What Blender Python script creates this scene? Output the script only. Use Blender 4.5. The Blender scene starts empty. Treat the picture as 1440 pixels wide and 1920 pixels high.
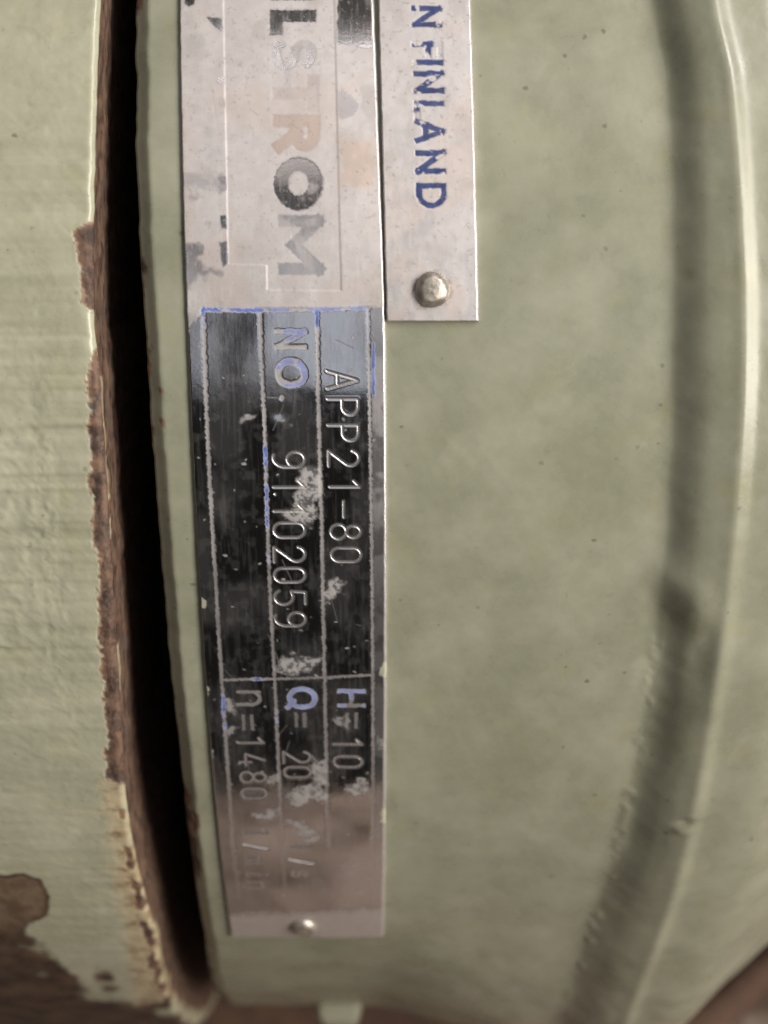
import bpy, math, random
import numpy as np

# ------------------------------------------------------------------ camera, world, lights
MM = 0.001
R0 = 147.67                      # radius of the painted casing band, mm
AXIS_Z = 0.26                    # height of the pump axis above the origin, m
TILT = math.radians(15.0)        # the camera looks down by this much
sc = bpy.context.scene
sc.render.engine = 'CYCLES'
sc.cycles.use_denoising = True
sc.cycles.max_bounces = 8
sc.view_settings.view_transform = 'Standard'
sc.view_settings.look = 'None'
sc.view_settings.exposure = 0.0
sc.view_settings.gamma = 1.0

cam_d = bpy.data.cameras.new('camera')
cam = bpy.data.objects.new('camera', cam_d)
sc.collection.objects.link(cam)
sc.camera = cam
cam_d.sensor_fit = 'VERTICAL'
cam_d.sensor_height = 36.0
cam_d.lens = 2765 / 1920 * 36.0
cam_d.clip_start = 0.005
cam_d.clip_end = 50.0
cam.location = (0.0, -0.33058, AXIS_Z + 0.04282)
cam.rotation_euler = (math.radians(90) - TILT, 0, 0)
cam_d.dof.use_dof = True
cam_d.dof.focus_distance = 0.187
cam_d.dof.aperture_fstop = 14.0

world = bpy.data.worlds.new('World')
sc.world = world
world.use_nodes = True
world.node_tree.nodes['Background'].inputs[0].default_value = (1.0, 0.93, 0.86, 1)
world.node_tree.nodes['Background'].inputs[1].default_value = 0.012


def area(name, loc, target, sx, sy, power, col):
    d = bpy.data.lights.new(name, 'AREA')
    d.shape = 'RECTANGLE'
    d.size = sx
    d.size_y = sy
    d.energy = power
    d.color = col
    o = bpy.data.objects.new(name, d)
    sc.collection.objects.link(o)
    o.location = loc
    from mathutils import Vector
    v = Vector(target) - Vector(loc)
    o.rotation_euler = v.to_track_quat('-Z', 'Y').to_euler()
    return o


def polar(az, el, dist):
    """point seen from the plates at azimuth az (to the right), elevation el"""
    a, e = math.radians(az), math.radians(el)
    return (dist * math.cos(e) * math.sin(a), -0.147 - dist * math.cos(e) * math.cos(a), AXIS_Z + dist * math.sin(e))


TGT = (0.0, -0.147, AXIS_Z)
area('side_lamp', (0.53, -0.61, AXIS_Z + 0.10), (0.0, -0.13, AXIS_Z - 0.03), 0.31, 0.50, 7.8, (1.0, 0.93, 0.82))
area('front_lamp', polar(17, 10, 1.5), TGT, 1.25, 0.56, 1.4, (0.86, 0.91, 1.0))
area('upper_lamp', polar(4, 34.5, 1.5), TGT, 1.5, 0.34, 1.35, (1.0, 0.93, 0.90))
area('ceiling_lamp', polar(8, 70, 1.2), TGT, 0.9, 0.45, 1.5, (1.0, 0.95, 0.88))
area('added_rib_lamp', polar(48, 41, 1.0), TGT, 0.20, 0.22, 3.8, (1.0, 0.97, 0.93))  # added lamp without a known source, whitens the upper rib highlight
area('tube_lamp', polar(0, 42.5, 1.5), TGT, 1.5, 0.035, 1.0, (1.0, 0.95, 0.92))

# ------------------------------------------------------------------ helpers
rng = np.random.default_rng(7)
random.seed(7)
_tab = rng.random((256, 256))


def vnoise(a, b, seed=0):
    a = np.asarray(a, float) + seed * 17.31
    b = np.asarray(b, float) + seed * 9.77
    i = np.floor(a).astype(int)
    j = np.floor(b).astype(int)
    u, v = a - i, b - j
    u = u * u * u * (u * (u * 6 - 15) + 10)
    v = v * v * v * (v * (v * 6 - 15) + 10)
    g = lambda p, q: _tab[p % 256, q % 256]
    return (g(i, j) * (1 - u) + g(i + 1, j) * u) * (1 - v) + (g(i, j + 1) * (1 - u) + g(i + 1, j + 1) * u) * v


def fbm(a, b, octv=4, seed=0):
    t, amp, tot = 0, 1.0, 0
    for k in range(octv):
        t = t + amp * vnoise(a * 2 ** k, b * 2 ** k, seed + k * 3)
        tot += amp
        amp *= 0.5
    return t / tot            # 0..1, mean .5


def sstep(x, a, b):
    t = np.clip((x - a) / (b - a), 0, 1)
    return t * t * (3 - 2 * t)


def herm(xs, ys):
    """smooth monotone-ish interpolation through points"""
    xs, ys = np.array(xs, float), np.array(ys, float)
    dl = np.diff(ys) / np.diff(xs)
    m = np.empty_like(ys)
    m[0], m[-1] = dl[0], dl[-1]
    for k in range(1, len(xs) - 1):
        m[k] = 0 if dl[k - 1] * dl[k] <= 0 else 2 * dl[k - 1] * dl[k] / (dl[k - 1] + dl[k])

    def f(x):
        x = np.asarray(x, float)
        k = np.clip(np.searchsorted(xs, x) - 1, 0, len(xs) - 2)
        h = xs[k + 1] - xs[k]
        t = np.clip((x - xs[k]) / h, 0, 1)
        return ((2 * t ** 3 - 3 * t ** 2 + 1) * ys[k] + (t ** 3 - 2 * t ** 2 + t) * h * m[k]
                + (-2 * t ** 3 + 3 * t ** 2) * ys[k + 1] + (t ** 3 - t ** 2) * h * m[k + 1])
    return f


def to_world(X, s, h):
    """X along the pump axis, s mm down round the drum, h mm above the band"""
    e = -np.asarray(s) / R0 + TILT
    r = R0 + h
    return np.stack([X * MM + 0 * e, -r * np.cos(e) * MM, AXIS_Z + r * np.sin(e) * MM], -1)


def seg_square(px, py, a, b):
    dx, dy = b[0] - a[0], b[1] - a[1]
    L = math.hypot(dx, dy) + 1e-9
    t = ((px - a[0]) * dx + (py - a[1]) * dy) / L
    p = np.abs((px - a[0]) * dy - (py - a[1]) * dx) / L
    return np.maximum(p, np.maximum(-t, t - L))


def seg_dist(px, py, a, b):
    dx, dy = b[0] - a[0], b[1] - a[1]
    L = dx * dx + dy * dy + 1e-12
    t = np.clip(((px - a[0]) * dx + (py - a[1]) * dy) / L, 0, 1)
    return np.hypot(px - a[0] - t * dx, py - a[1] - t * dy)


def poly_sdf(px, py, poly):
    """negative inside"""
    d = np.full(px.shape, 1e9)
    inside = np.zeros(px.shape, bool)
    n = len(poly)
    for k in range(n):
        a, b = poly[k], poly[(k + 1) % n]
        d = np.minimum(d, seg_dist(px, py, a, b))
        cond = (a[1] > py) != (b[1] > py)
        xi = (b[0] - a[0]) * (py - a[1]) / ((b[1] - a[1]) if b[1] != a[1] else 1e-9) + a[0]
        inside ^= cond & (px < xi)
    return np.where(inside, -d, d)


def grid_normals(P):
    du = np.gradient(P, axis=0)
    dv = np.gradient(P, axis=1)
    n = np.cross(du, dv)
    n /= np.linalg.norm(n, axis=-1, keepdims=True) + 1e-20
    return n


def tagged(o, label=None, cat=None, group=None, kind=None):
    if label: o['label'] = label
    if cat: o['category'] = cat
    if group: o['group'] = group
    if kind: o['kind'] = kind
    return o


def mesh_obj(name, verts, faces, mat, parent=None, uv=None, attrs=None, normals=None, smooth=True):
    me = bpy.data.meshes.new(name)
    verts = np.asarray(verts, np.float32)
    faces = np.asarray(faces, np.int32)
    k = faces.shape[1]
    me.vertices.add(len(verts))
    me.vertices.foreach_set('co', verts.ravel())
    me.loops.add(faces.size)
    me.loops.foreach_set('vertex_index', faces.ravel())
    me.polygons.add(len(faces))
    me.polygons.foreach_set('loop_start', np.arange(len(faces), dtype=np.int32) * k)
    me.update(calc_edges=True)
    me.validate()
    me.polygons.foreach_set('use_smooth', np.full(len(me.polygons), smooth))
    if uv is not None:
        l = me.uv_layers.new(name='surf')
        vi = np.empty(len(me.loops), np.int32)
        me.loops.foreach_get('vertex_index', vi)
        l.data.foreach_set('uv', np.asarray(uv, np.float32)[vi].ravel())
    for an, av in (attrs or {}).items():
        at = me.attributes.new(an, 'FLOAT', 'POINT')
        at.data.foreach_set('value', np.asarray(av, np.float32).ravel())
    if normals is not None:
        me.normals_split_custom_set_from_vertices(np.asarray(normals, np.float32).tolist())
    me.materials.append(mat)
    o = bpy.data.objects.new(name, me)
    sc.collection.objects.link(o)
    if parent is not None:
        o.parent = parent
    return o


def grid_split(P, X, S, attrs, flab, names, mat, parent=None, flip=False):
    """one surface cut into its parts: flab holds for each face the index into names; index 0 is the thing itself"""
    n, m = P.shape[:2]
    N = grid_normals(P)
    if flip: N = -N
    idx = np.arange(n * m).reshape(n, m)
    q = np.stack([idx[:-1, :-1], idx[1:, :-1], idx[1:, 1:], idx[:-1, 1:]], -1)
    if flip: q = q[..., ::-1]
    q = q.reshape(-1, 4)
    fl = flab.reshape(-1)
    Pf, Nf = P.reshape(-1, 3), N.reshape(-1, 3)
    UV = np.stack([X.reshape(-1), S.reshape(-1)], -1) * 0.01
    out = []
    root = parent
    for k, nm in enumerate(names):
        f = q[fl == k]
        if len(f) == 0:
            out.append(None)
            continue
        used, inv = np.unique(f, return_inverse=True)
        o = mesh_obj(nm[0], Pf[used], inv.reshape(-1, 4), nm[2] if len(nm) > 2 and nm[2] else mat, root, UV[used],
                     {a: v.reshape(-1)[used] for a, v in attrs.items()}, Nf[used])
        if len(nm) > 1 and nm[1] and k > 0: o['label'] = nm[1]
        if k == 0 and root is None: root = o
        out.append(o)
    return out


# ------------------------------------------------------------------ materials
def new_mat(name):
    m = bpy.data.materials.new(name)
    m.use_nodes = True
    nt = m.node_tree
    b = nt.nodes['Principled BSDF']
    return m, nt, b


class NT:
    def __init__(s, nt): s.nt = nt
    def n(s, t, **kw):
        nd = s.nt.nodes.new(t)
        for k, v in kw.items():
            if k.startswith('_'): setattr(nd, k[1:], v)
        return nd
    def l(s, a, b): s.nt.links.new(a, b)
    def val(s, sock, v):
        if hasattr(v, 'is_linked') or hasattr(v, 'links'): s.l(v, sock)
        else: sock.default_value = v
    def uv(s, scale=(1, 1, 1)):
        u = s.n('ShaderNodeUVMap'); u.uv_map = 'surf'
        mp = s.n('ShaderNodeMapping'); mp.inputs['Scale'].default_value = scale
        s.l(u.outputs[0], mp.inputs[0])
        return mp.outputs[0]
    def noise(s, vec, scale, detail=4, rough=0.55, dist=0.0):
        t = s.n('ShaderNodeTexNoise'); s.l(vec, t.inputs['Vector'])
        t.inputs['Scale'].default_value = scale; t.inputs['Detail'].default_value = detail
        t.inputs['Roughness'].default_value = rough; t.inputs['Distortion'].default_value = dist
        return t.outputs['Fac']
    def ramp(s, fac, a, b, ca=0.0, cb=1.0):
        r = s.n('ShaderNodeMapRange'); r.interpolation_type = 'SMOOTHSTEP'
        s.val(r.inputs['Value'], fac)
        r.inputs['From Min'].default_value = a; r.inputs['From Max'].default_value = b
        r.inputs['To Min'].default_value = ca; r.inputs['To Max'].default_value = cb
        return r.outputs[0]
    def mix(s, fac, a, b):
        m = s.n('ShaderNodeMix'); m.data_type = 'RGBA'
        s.val(m.inputs[0], fac)
        for sock, v in ((m.inputs[6], a), (m.inputs[7], b)):
            if isinstance(v, tuple): sock.default_value = (*v, 1)
            else: s.l(v, sock)
        return m.outputs[2]
    def math(s, op, a, b=0.0, clamp=False):
        m = s.n('ShaderNodeMath'); m.operation = op; m.use_clamp = clamp
        s.val(m.inputs[0], a); s.val(m.inputs[1], b)
        return m.outputs[0]
    def attr(s, name):
        a = s.n('ShaderNodeAttribute'); a.attribute_name = name
        return a.outputs['Fac']
    def bump(s, h, strength, dist, normal=None):
        b = s.n('ShaderNodeBump'); b.inputs['Strength'].default_value = strength; b.inputs['Distance'].default_value = dist
        s.l(h, b.inputs['Height'])
        if normal is not None: s.l(normal, b.inputs['Normal'])
        return b.outputs[0]


def paint_material(name, base, dark, light, rust=True):
    m, nt, b = new_mat(name)
    t = NT(nt)
    v = t.uv((1, 1, 1))
    big = t.noise(v, 9, 5, 0.6)
    mid = t.noise(v, 45, 4, 0.6)
    col = t.mix(t.ramp(big, 0.35, 0.68), dark, light)
    col = t.mix(t.ramp(mid, 0.3, 0.7, 0.1, 0.6), col, base)
    # dusty pale wipes and greenish grime clouds
    wipe = t.noise(t.uv((1.0, 0.6, 1)), 14, 6, 0.62, 0.8)
    col = t.mix(t.ramp(wipe, 0.56, 0.76, 0, 0.34), col, tuple(c * 1.22 for c in light))
    grime = t.noise(t.uv((1.0, 0.7, 1)), 27, 6, 0.7, 0.5)
    col = t.mix(t.ramp(grime, 0.56, 0.78, 0, 0.34), col, tuple(c * 0.66 for c in dark))
    # yellowed blotches
    yel = t.noise(v, 16, 3, 0.5, 0.4)
    col = t.mix(t.ramp(yel, 0.55, 0.75, 0, 0.35), col, (base[0] * 1.05, base[1] * 1.0, base[2] * 0.78))
    # small dark specks of dirt
    vo = t.n('ShaderNodeTexVoronoi'); t.l(t.uv((1.0, 1.15, 1)), vo.inputs['Vector'])
    vo.inputs['Scale'].default_value = 40; vo.inputs['Randomness'].default_value = 1.0
    wob = t.math('MULTIPLY', t.noise(v, 130, 4), 0.36)
    dist = t.math('ADD', vo.outputs['Distance'], wob)
    sz = t.n('ShaderNodeSeparateColor'); t.l(vo.outputs['Color'], sz.inputs[0])
    thr = t.math('MULTIPLY', t.math('POWER', sz.outputs[0], 3.0), 0.15)
    lim = t.math('ADD', thr, 0.20)
    spk = t.ramp(t.math('SUBTRACT', lim, dist), -0.03, 0.07)
    dens = t.ramp(t.noise(v, 5, 3), 0.36, 0.58)
    smg = t.ramp(t.noise(t.uv((1.0, 0.8, 1)), 85, 3, 0.55, 0.6), 0.66, 0.78, 0, 0.6)
    spk = t.math('MULTIPLY', t.math('MULTIPLY', t.math('MAXIMUM', spk, smg), dens), 0.6)
    col = t.mix(spk, col, (0.09, 0.085, 0.05))
    # finer speckle
    fine = t.noise(v, 190, 3, 0.6)
    col = t.mix(t.ramp(fine, 0.68, 0.80, 0, 0.35), col, dark)
    rough = t.ramp(big, 0.3, 0.7, 0.24, 0.36)
    if rust:
        ra, pr = t.attr('rust'), t.attr('primer')
        rn = t.noise(t.uv((1.0, 0.45, 1)), 60, 6, 0.7)
        rcol = t.mix(t.ramp(rn, 0.35, 0.62), (0.036, 0.021, 0.017), (0.155, 0.092, 0.062))
        rcol = t.mix(t.ramp(t.noise(t.uv((1.0, 0.6, 1)), 110, 5, 0.7), 0.55, 0.72, 0, 0.7), rcol, (0.23, 0.125, 0.07))
        rcol = t.mix(t.ramp(t.noise(v, 170, 4, 0.7), 0.60, 0.72, 0, 0.8), rcol, (0.022, 0.013, 0.011))
        rcol = t.mix(t.ramp(t.noise(v, 22, 4), 0.52, 0.7, 0, 0.7), rcol, (0.10, 0.072, 0.062))
        pcol = t.mix(t.ramp(t.noise(t.uv((1, 1.4, 1)), 26, 5, 0.65), 0.45, 0.66), (0.44, 0.375, 0.25), (0.20, 0.125, 0.07))
        col = t.mix(pr, col, pcol)
        col = t.mix(ra, col, rcol)
        # a thin orange-brown rim where paint meets rust
        rim = t.math('MULTIPLY', t.ramp(ra, 0.05, 0.45), t.ramp(ra, 0.95, 0.55))
        col = t.mix(t.math('MULTIPLY', rim, t.ramp(rn, 0.4, 0.6, 0.1, 0.8)), col, (0.24, 0.125, 0.065))
        st = t.attr('stain')
        scol = t.mix(t.ramp(t.noise(v, 18, 5, 0.6), 0.35, 0.65), (0.026, 0.013, 0.008), (0.085, 0.048, 0.028))
        hcol = t.mix(t.ramp(t.noise(v, 30, 6, 0.65, 0.6), 0.32, 0.68), (0.085, 0.052, 0.031), (0.175, 0.122, 0.08))
        scol = t.mix(t.attr('stainhead'), scol, hcol)
        col = t.mix(t.ramp(st, 0.15, 0.85), col, scol)
        rough = t.math('ADD', rough, t.math('MULTIPLY', t.math('MAXIMUM', ra, st), 0.4), True)
    t.l(col, b.inputs['Base Color'])
    t.val(b.inputs['Roughness'], rough)
    bm = t.bump(t.noise(v, 70, 3, 0.5), 0.05, 0.0006)
    bm = t.bump(t.noise(v, 420, 2, 0.5), 0.03, 0.0001, bm)
    t.l(bm, b.inputs['Normal'])
    return m


M_CASE = paint_material('green_enamel', (0.250, 0.252, 0.188), (0.208, 0.210, 0.154), (0.292, 0.292, 0.226))
M_FLANGE = paint_material('pale_green_enamel', (0.36, 0.355, 0.268), (0.30, 0.30, 0.22), (0.41, 0.40, 0.31))


def plate_material(name, frost_tint, blues):
    m, nt, b = new_mat(name)
    t = NT(nt)
    fr, bl, rs, gr, dt, tn = (t.attr(k) for k in ('frost', 'blue', 'residue', 'green', 'dirt_shade', 'tan'))
    v = t.uv()
    n1 = t.noise(v, 60, 5, 0.65)
    n2 = t.noise(t.uv((1.0, 0.12, 1)), 260, 4, 0.7)
    metal = t.mix(fr, (0.64, 0.625, 0.64), frost_tint)
    metal = t.mix(t.math('MULTIPLY', t.ramp(n1, 0.42, 0.62, 0.35, 0), fr), metal, (0.55, 0.51, 0.50))
    col = t.mix(rs, metal, (0.30, 0.29, 0.29))
    col = t.mix(tn, col, (0.66, 0.50, 0.41))
    bcol = t.mix(t.ramp(n1, 0.35, 0.7), *blues)
    col = t.mix(bl, col, bcol)
    col = t.mix(gr, col, (0.36, 0.36, 0.26))
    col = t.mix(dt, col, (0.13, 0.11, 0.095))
    t.l(col, b.inputs['Base Color'])
    mt = t.math('SUBTRACT', 1.0, t.math('MULTIPLY', rs, 0.75))
    mt = t.math('SUBTRACT', mt, t.math('MULTIPLY', fr, 0.30))
    mt = t.math('SUBTRACT', mt, t.math('MULTIPLY', t.math('MAXIMUM', t.math('MAXIMUM', bl, gr), dt), 0.85), True)
    t.l(mt, b.inputs['Metallic'])
    r = t.math('ADD', t.math('MULTIPLY', fr, 0.37), 0.105)
    r = t.math('ADD', r, t.ramp(n2, 0.45, 0.75, 0.0, 0.07))
    r = t.math('ADD', r, t.math('MULTIPLY', t.math('MAXIMUM', rs, bl), 0.4), True)
    t.l(r, b.inputs['Roughness'])
    bm = t.bump(t.noise(v, 230, 3, 0.6), 0.03, 0.0001)
    bm = t.bump(n1, 0.012, 0.0005, bm)
    t.l(bm, b.inputs['Normal'])
    return m


M_PLATE = plate_material('worn_aluminium', (0.68, 0.64, 0.645), ((0.045, 0.085, 0.32), (0.13, 0.20, 0.52)))
M_PLATE2 = plate_material('matte_aluminium', (0.67, 0.63, 0.635), ((0.022, 0.038, 0.13), (0.05, 0.075, 0.21)))


def simple_metal(name, col, rough, metallic=1.0, nscale=500, bumpd=0.0004):
    m, nt, b = new_mat(name)
    t = NT(nt)
    g = t.n('ShaderNodeTexCoord').outputs['Object']
    n = t.noise(g, nscale, 4, 0.6)
    c = t.mix(t.ramp(n, 0.35, 0.7), tuple(x * 0.6 for x in col), col)
    t.l(c, b.inputs['Base Color'])
    b.inputs['Metallic'].default_value = metallic
    t.val(b.inputs['Roughness'], t.ramp(n, 0.3, 0.7, rough * 0.8, rough * 1.2))
    t.l(t.bump(n, 0.15, bumpd), b.inputs['Normal'])
    return m


M_RIVET = simple_metal('rivet_metal', (0.56, 0.51, 0.45), 0.46, 0.8)
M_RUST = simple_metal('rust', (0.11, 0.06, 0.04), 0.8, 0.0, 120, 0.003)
M_DARK = simple_metal('gap_dark_brown', (0.03, 0.02, 0.014), 0.9, 0.0, 100, 0.002)  # plain dark brown for the sleeve deep in the gap

# ------------------------------------------------------------------ base plate under the pump (setting)
def base_material():
    m, nt, b = new_mat('rusty_base')
    t = NT(nt)
    g = t.n('ShaderNodeTexCoord').outputs['Object']
    a = t.noise(g, 22, 6, 0.65)
    c = t.noise(g, 70, 5, 0.6, 0.5)
    col = t.mix(t.ramp(a, 0.38, 0.60), (0.13, 0.09, 0.066), (0.41, 0.32, 0.27))
    col = t.mix(t.ramp(c, 0.5, 0.65, 0, 0.8), col, (0.09, 0.055, 0.04))
    t.l(col, b.inputs['Base Color'])
    b.inputs['Roughness'].default_value = 0.75
    t.l(t.bump(c, 0.6, 0.004), b.inputs['Normal'])
    return m


BASE_TOP = AXIS_Z - 0.22
M_BASE = base_material()
gx = np.linspace(-0.7, 0.7, 141)
gy = np.linspace(-0.222, 0.7, 94)
GX, GY = np.meshgrid(gx, gy, indexing='ij')
GZ = BASE_TOP + 0.002 * (fbm(GX * 60, GY * 60, 4, 3) - 0.5)
GZ[:, 0] -= 0.004
P = np.stack([GX, GY, GZ], -1)
low = P[:, :1].copy(); low[..., 2] = BASE_TOP - 0.03; low[..., 1] -= 0.001
P = np.concatenate([low, P], 1)
o = grid_split(P, P[..., 0] * 1000, P[..., 1] * 1000, {}, np.zeros((P.shape[0] - 1, P.shape[1] - 1), int),
               [('base_plate',)], M_BASE)[0]
tagged(o, 'rusty brown steel base plate lying under the green pump', kind='structure')


def tube(name, pts, r, mat, parent=None, seg=20, ends=True):
    pts = [np.array(p, float) for p in pts]
    vs, fs = [], []
    for k, p in enumerate(pts):
        d = pts[min(k + 1, len(pts) - 1)] - pts[max(k - 1, 0)]
        d /= np.linalg.norm(d)
        a = np.cross(d, (0, 0, 1)); a /= np.linalg.norm(a)
        c = np.cross(d, a)
        rr = r * (1 + 0.05 * (random.random() - 0.5))
        for q in range(seg):
            w = 2 * math.pi * q / seg
            vs.append(p + rr * (math.cos(w) * a + math.sin(w) * c))
    for k in range(len(pts) - 1):
        for q in range(seg):
            fs.append((k * seg + q, k * seg + (q + 1) % seg, (k + 1) * seg + (q + 1) % seg, (k + 1) * seg + q))
    return mesh_obj(name, vs, fs, mat, parent)


pd = np.array([31.6, 33.0, 0]); pd /= np.linalg.norm(pd)
p0 = np.array([104, 59.5, -214.0])
pp = [(p0 + pd * k) * MM + np.array([0, 0, AXIS_Z]) + np.array([0, 0, 0.0008 * math.sin(k * 0.05)]) for k in range(-150, 260, 8)]
o = tube('rusty_pipe', pp, 0.0055, M_RUST)
tagged(o, 'thin rusty brown pipe lying on the base under the pump, bottom right corner', 'pipe')

# ------------------------------------------------------------------ pump casing
def rows(fine):
    lo = np.concatenate([np.linspace(-330, -60, 46)[:-1], np.arange(-60, 172, fine), np.linspace(172, 330, 40)])
    return lo


S1 = rows(0.55)
Xc = herm([-330, -40, -19.45, 0.7, 20.3, 45, 62.8, 90, 124, 160, 330], [-31.4, -31.4, -31.18, -30.96, -30.15, -29.4, -29.03, -28.6, -28.7, -30.0, -30.6])
Xr = herm([-330, -60, -17.3, -7.7, 7.9, 20.3, 33, 43, 57, 68, 81, 96, 116, 141, 330], [36.0, 36.5, 40.3, 42.1, 43.3, 44.05, 44.3, 44.3, 44.1, 43.8, 43.4, 43.0, 42.0, 40.8, 40.0])
prof = herm([-60, -12.0, -10.2, -8.6, -7.0, -5.2, -3.2, -1.7, -0.8, 0, 0.9, 1.8, 3.0, 6.0, 10, 14, 28, 35, 45, 60],
            [0, 0, 0.18, 0.85, 1.72, 2.55, 3.12, 3.46, 3.68, 3.86, 3.60, 3.30, 3.20, 3.08, 2.5, 0.8, -9.5, -16.5, -28, -46])
_pq = np.arange(-60, 60, 0.1)
_k = np.exp(-(np.arange(-20, 21) * 0.1 / 0.42) ** 2); _k /= _k.sum()
_pv = np.convolve(np.pad(prof(_pq), 20, mode='edge'), _k, mode='valid')
prof = lambda x: np.interp(x, _pq, _pv)
cols = np.concatenate([np.array([0.0] * 7), np.array([0.12, 0.4, 0.8, 1.2, 1.5, 1.7, 1.95]), np.arange(2.3, 116, 0.42)])
wallh = np.array([-40, -30, -20, -12, -7, -3.5, -1.75])
T, S = np.meshgrid(cols, S1, indexing='xy')           # rows = s, cols = X
edge_n = (fbm(S * 0.35, S * 0 + 3.3, 3, 5) - 0.5) * 0.35
X = Xc(S) + edge_n + T
q = X - Xr(S)
wob = (fbm(S * 0.10, X * 0.05, 4, 11) - 0.5) * 1.7
stepn = (fbm(X * 0.3, S * 0.2, 3, 17) - .5) * 3.0
low = sstep(S + stepn, 58.0 + (X - 36) * 0.45 - 3.6, 58.5 + (X - 36) * 0.45 + 3.6)        # below the slanting step in the fillet
lowf = low * (1 - sstep(S, 70, 108) * 0.6)
kq = np.where(q < 0, herm([-330, -60, -20, 20, 60, 90, 125, 330], [1.5, 1.5, 1.48, 1.28, 1.26, 1.16, 1.06, 1.0])(S), 1.0)
q = q * kq
H = prof(q + wob * sstep(q, -14, -8) * (1 - sstep(q, -4, -1)))
H = H - 0.95 * lowf * np.exp(-((q + 6.8) / 3.3) ** 2)
H = H + 0.55 * np.exp(-((q + 9.5) / 3.0) ** 2 - ((S - 53.5) / 2.6) ** 2) + 0.5 * np.exp(-((q + 4) / 3.2) ** 2 - ((S - 56.5) / 3.0) ** 2)
H = H - 0.42 * np.exp(-((q + 2.8) / 2.0) ** 2 - ((S - 65) / 6.5) ** 2)
# little ragged lumps of paint along the left lip of the fillet
H = H + 0.22 * np.exp(-((q + 9.8) / 0.9) ** 2) * sstep(S, 58, 64) * sstep(fbm(S * 0.55, X * 0.5, 4, 23), 0.48, 0.7)
# low lumps of the casting
H = H + (fbm(X * 0.045, S * 0.045, 3, 31) - 0.5) * 0.5 + (fbm(X * 0.25, S * 0.25, 3, 37) - 0.5) * 0.05
H = H + (fbm(X * 0.11, S * 0.09, 3, 41) - 0.5) * 0.7 * sstep(S, 105, 150) * sstep(X, -5, 15)
# lug swelling out at the bottom
H = H - 1.0 * sstep(S, 118, 150) * (1 - sstep(X, -2, 12))
lug = sstep(X, -4, 26) * (1 - sstep(X, 48, 62)) * sstep(S, 112, 175)
H = H + 4.0 * lug
# a nick in the rib
H = H - 0.7 * np.exp(-((q + 0.6) / 1.3) ** 2 - ((S - 91.5 + q * 0.25) / 0.6) ** 2)
H = H + 0.38 * np.exp(-((q + 1.4) / 1.2) ** 2 - ((S - 92.9 + q * 0.25) / 0.55) ** 2)
# chamfer on the left edge
ch = 1.35 * (1 - sstep(T, 0.1, 1.9) * 0.25 - 0.75 * np.clip((T - 0.0) / 1.9, 0, 1))
H = H - np.where(T < 1.95, ch, 0)
H[:, :7] = wallh[None, :]
rust = np.zeros_like(H)
rn = fbm(X * 0.6, S * 0.25, 4, 51)
rust = np.maximum(rust, sstep(rn + 0.35 * np.exp(-((S - 96) / 16) ** 2) + 0.16 * np.exp(-((S - 22) / 9) ** 2) - 0.10 * T, 0.68, 0.76) * (T < 2.2))
rust[:, :5] = 1.0
prim = np.zeros_like(H)
flab = np.zeros((H.shape[0] - 1, H.shape[1] - 1), int)
flab[(q[:-1, :-1] > -9.6) & (q[:-1, :-1] < 4.5)] = 1
flab[:, :13] = 2
P = to_world(X, S, H)
# the band is bare dirt-free paint: attributes only for wear
case = grid_split(P, X, S, {'rust': rust, 'primer': prim, 'stain': prim, 'stainhead': prim}, flab,
                  [('pump_casing',), ('rib', 'raised rounded green rib running down the casing'), ('edge_bevel', 'chipped shaded bevel along the left edge')],
                  M_CASE)
casing = case[0]
tagged(casing, 'olive green painted pump casing carrying the two metal plates', 'pump casing')

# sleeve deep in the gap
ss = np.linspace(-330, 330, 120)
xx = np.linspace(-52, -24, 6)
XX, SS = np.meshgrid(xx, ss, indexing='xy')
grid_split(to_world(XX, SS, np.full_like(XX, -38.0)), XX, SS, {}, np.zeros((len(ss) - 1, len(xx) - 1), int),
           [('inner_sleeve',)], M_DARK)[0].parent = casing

# boss below the casing edge
def boss(name, x0, x1, e0, e1, r0, r1, mat, parent):
    """box-like lug with rounded top, between axis positions, drum angles (s) and radii offsets"""
    nX, nS = 14, 10
    xs = np.linspace(0, 1, nX); sv = np.linspace(0, 1, nS)
    U, V = np.meshgrid(xs, sv, indexing='xy')
    bu = 1 - (2 * U - 1) ** 8
    bv = 1 - (2 * V - 1) ** 8
    Xg = x0 + (x1 - x0) * U
    Sg = e0 + (e1 - e0) * V
    Hg = r0 + (r1 - r0) * np.minimum(bu, bv) + (fbm(Xg * 0.4, Sg * 0.4, 2, 3) - .5) * 0.4
    z = np.zeros_like(Hg)
    return grid_split(to_world(Xg, Sg, Hg), Xg, Sg, {'rust': z, 'primer': z, 'stain': z, 'stainhead': z},
                      np.zeros((nS - 1, nX - 1), int), [(name,)], mat, parent)[0]


def block(name, x0, x1, y0, y1, z0, z1, mat, parent, bev=0.004):
    import bmesh
    bm = bmesh.new()
    bmesh.ops.create_cube(bm, size=1.0)
    for v_ in bm.verts:
        v_.co = ((x0 + x1) / 2 + v_.co.x * (x1 - x0), (y0 + y1) / 2 + v_.co.y * (y1 - y0), (z0 + z1) / 2 + v_.co.z * (z1 - z0))
    bmesh.ops.bevel(bm, geom=bm.edges[:], offset=bev, segments=3, affect='EDGES')
    me = bpy.data.meshes.new(name)
    bm.to_mesh(me); bm.free()
    me.materials.append(mat)
    ob = bpy.data.objects.new(name, me)
    sc.collection.objects.link(ob)
    ob.parent = parent
    return ob


block('added_shade_block', -0.075, 0.036, -0.045, 0.09, BASE_TOP - 0.004, AXIS_Z - 0.118, M_RUST, casing)  # dark block added to stand in for the shade under the casing
boss('drain_boss', -13.5, -3.5, 174, 204, -9.0, 3.0, M_CASE, casing)

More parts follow.
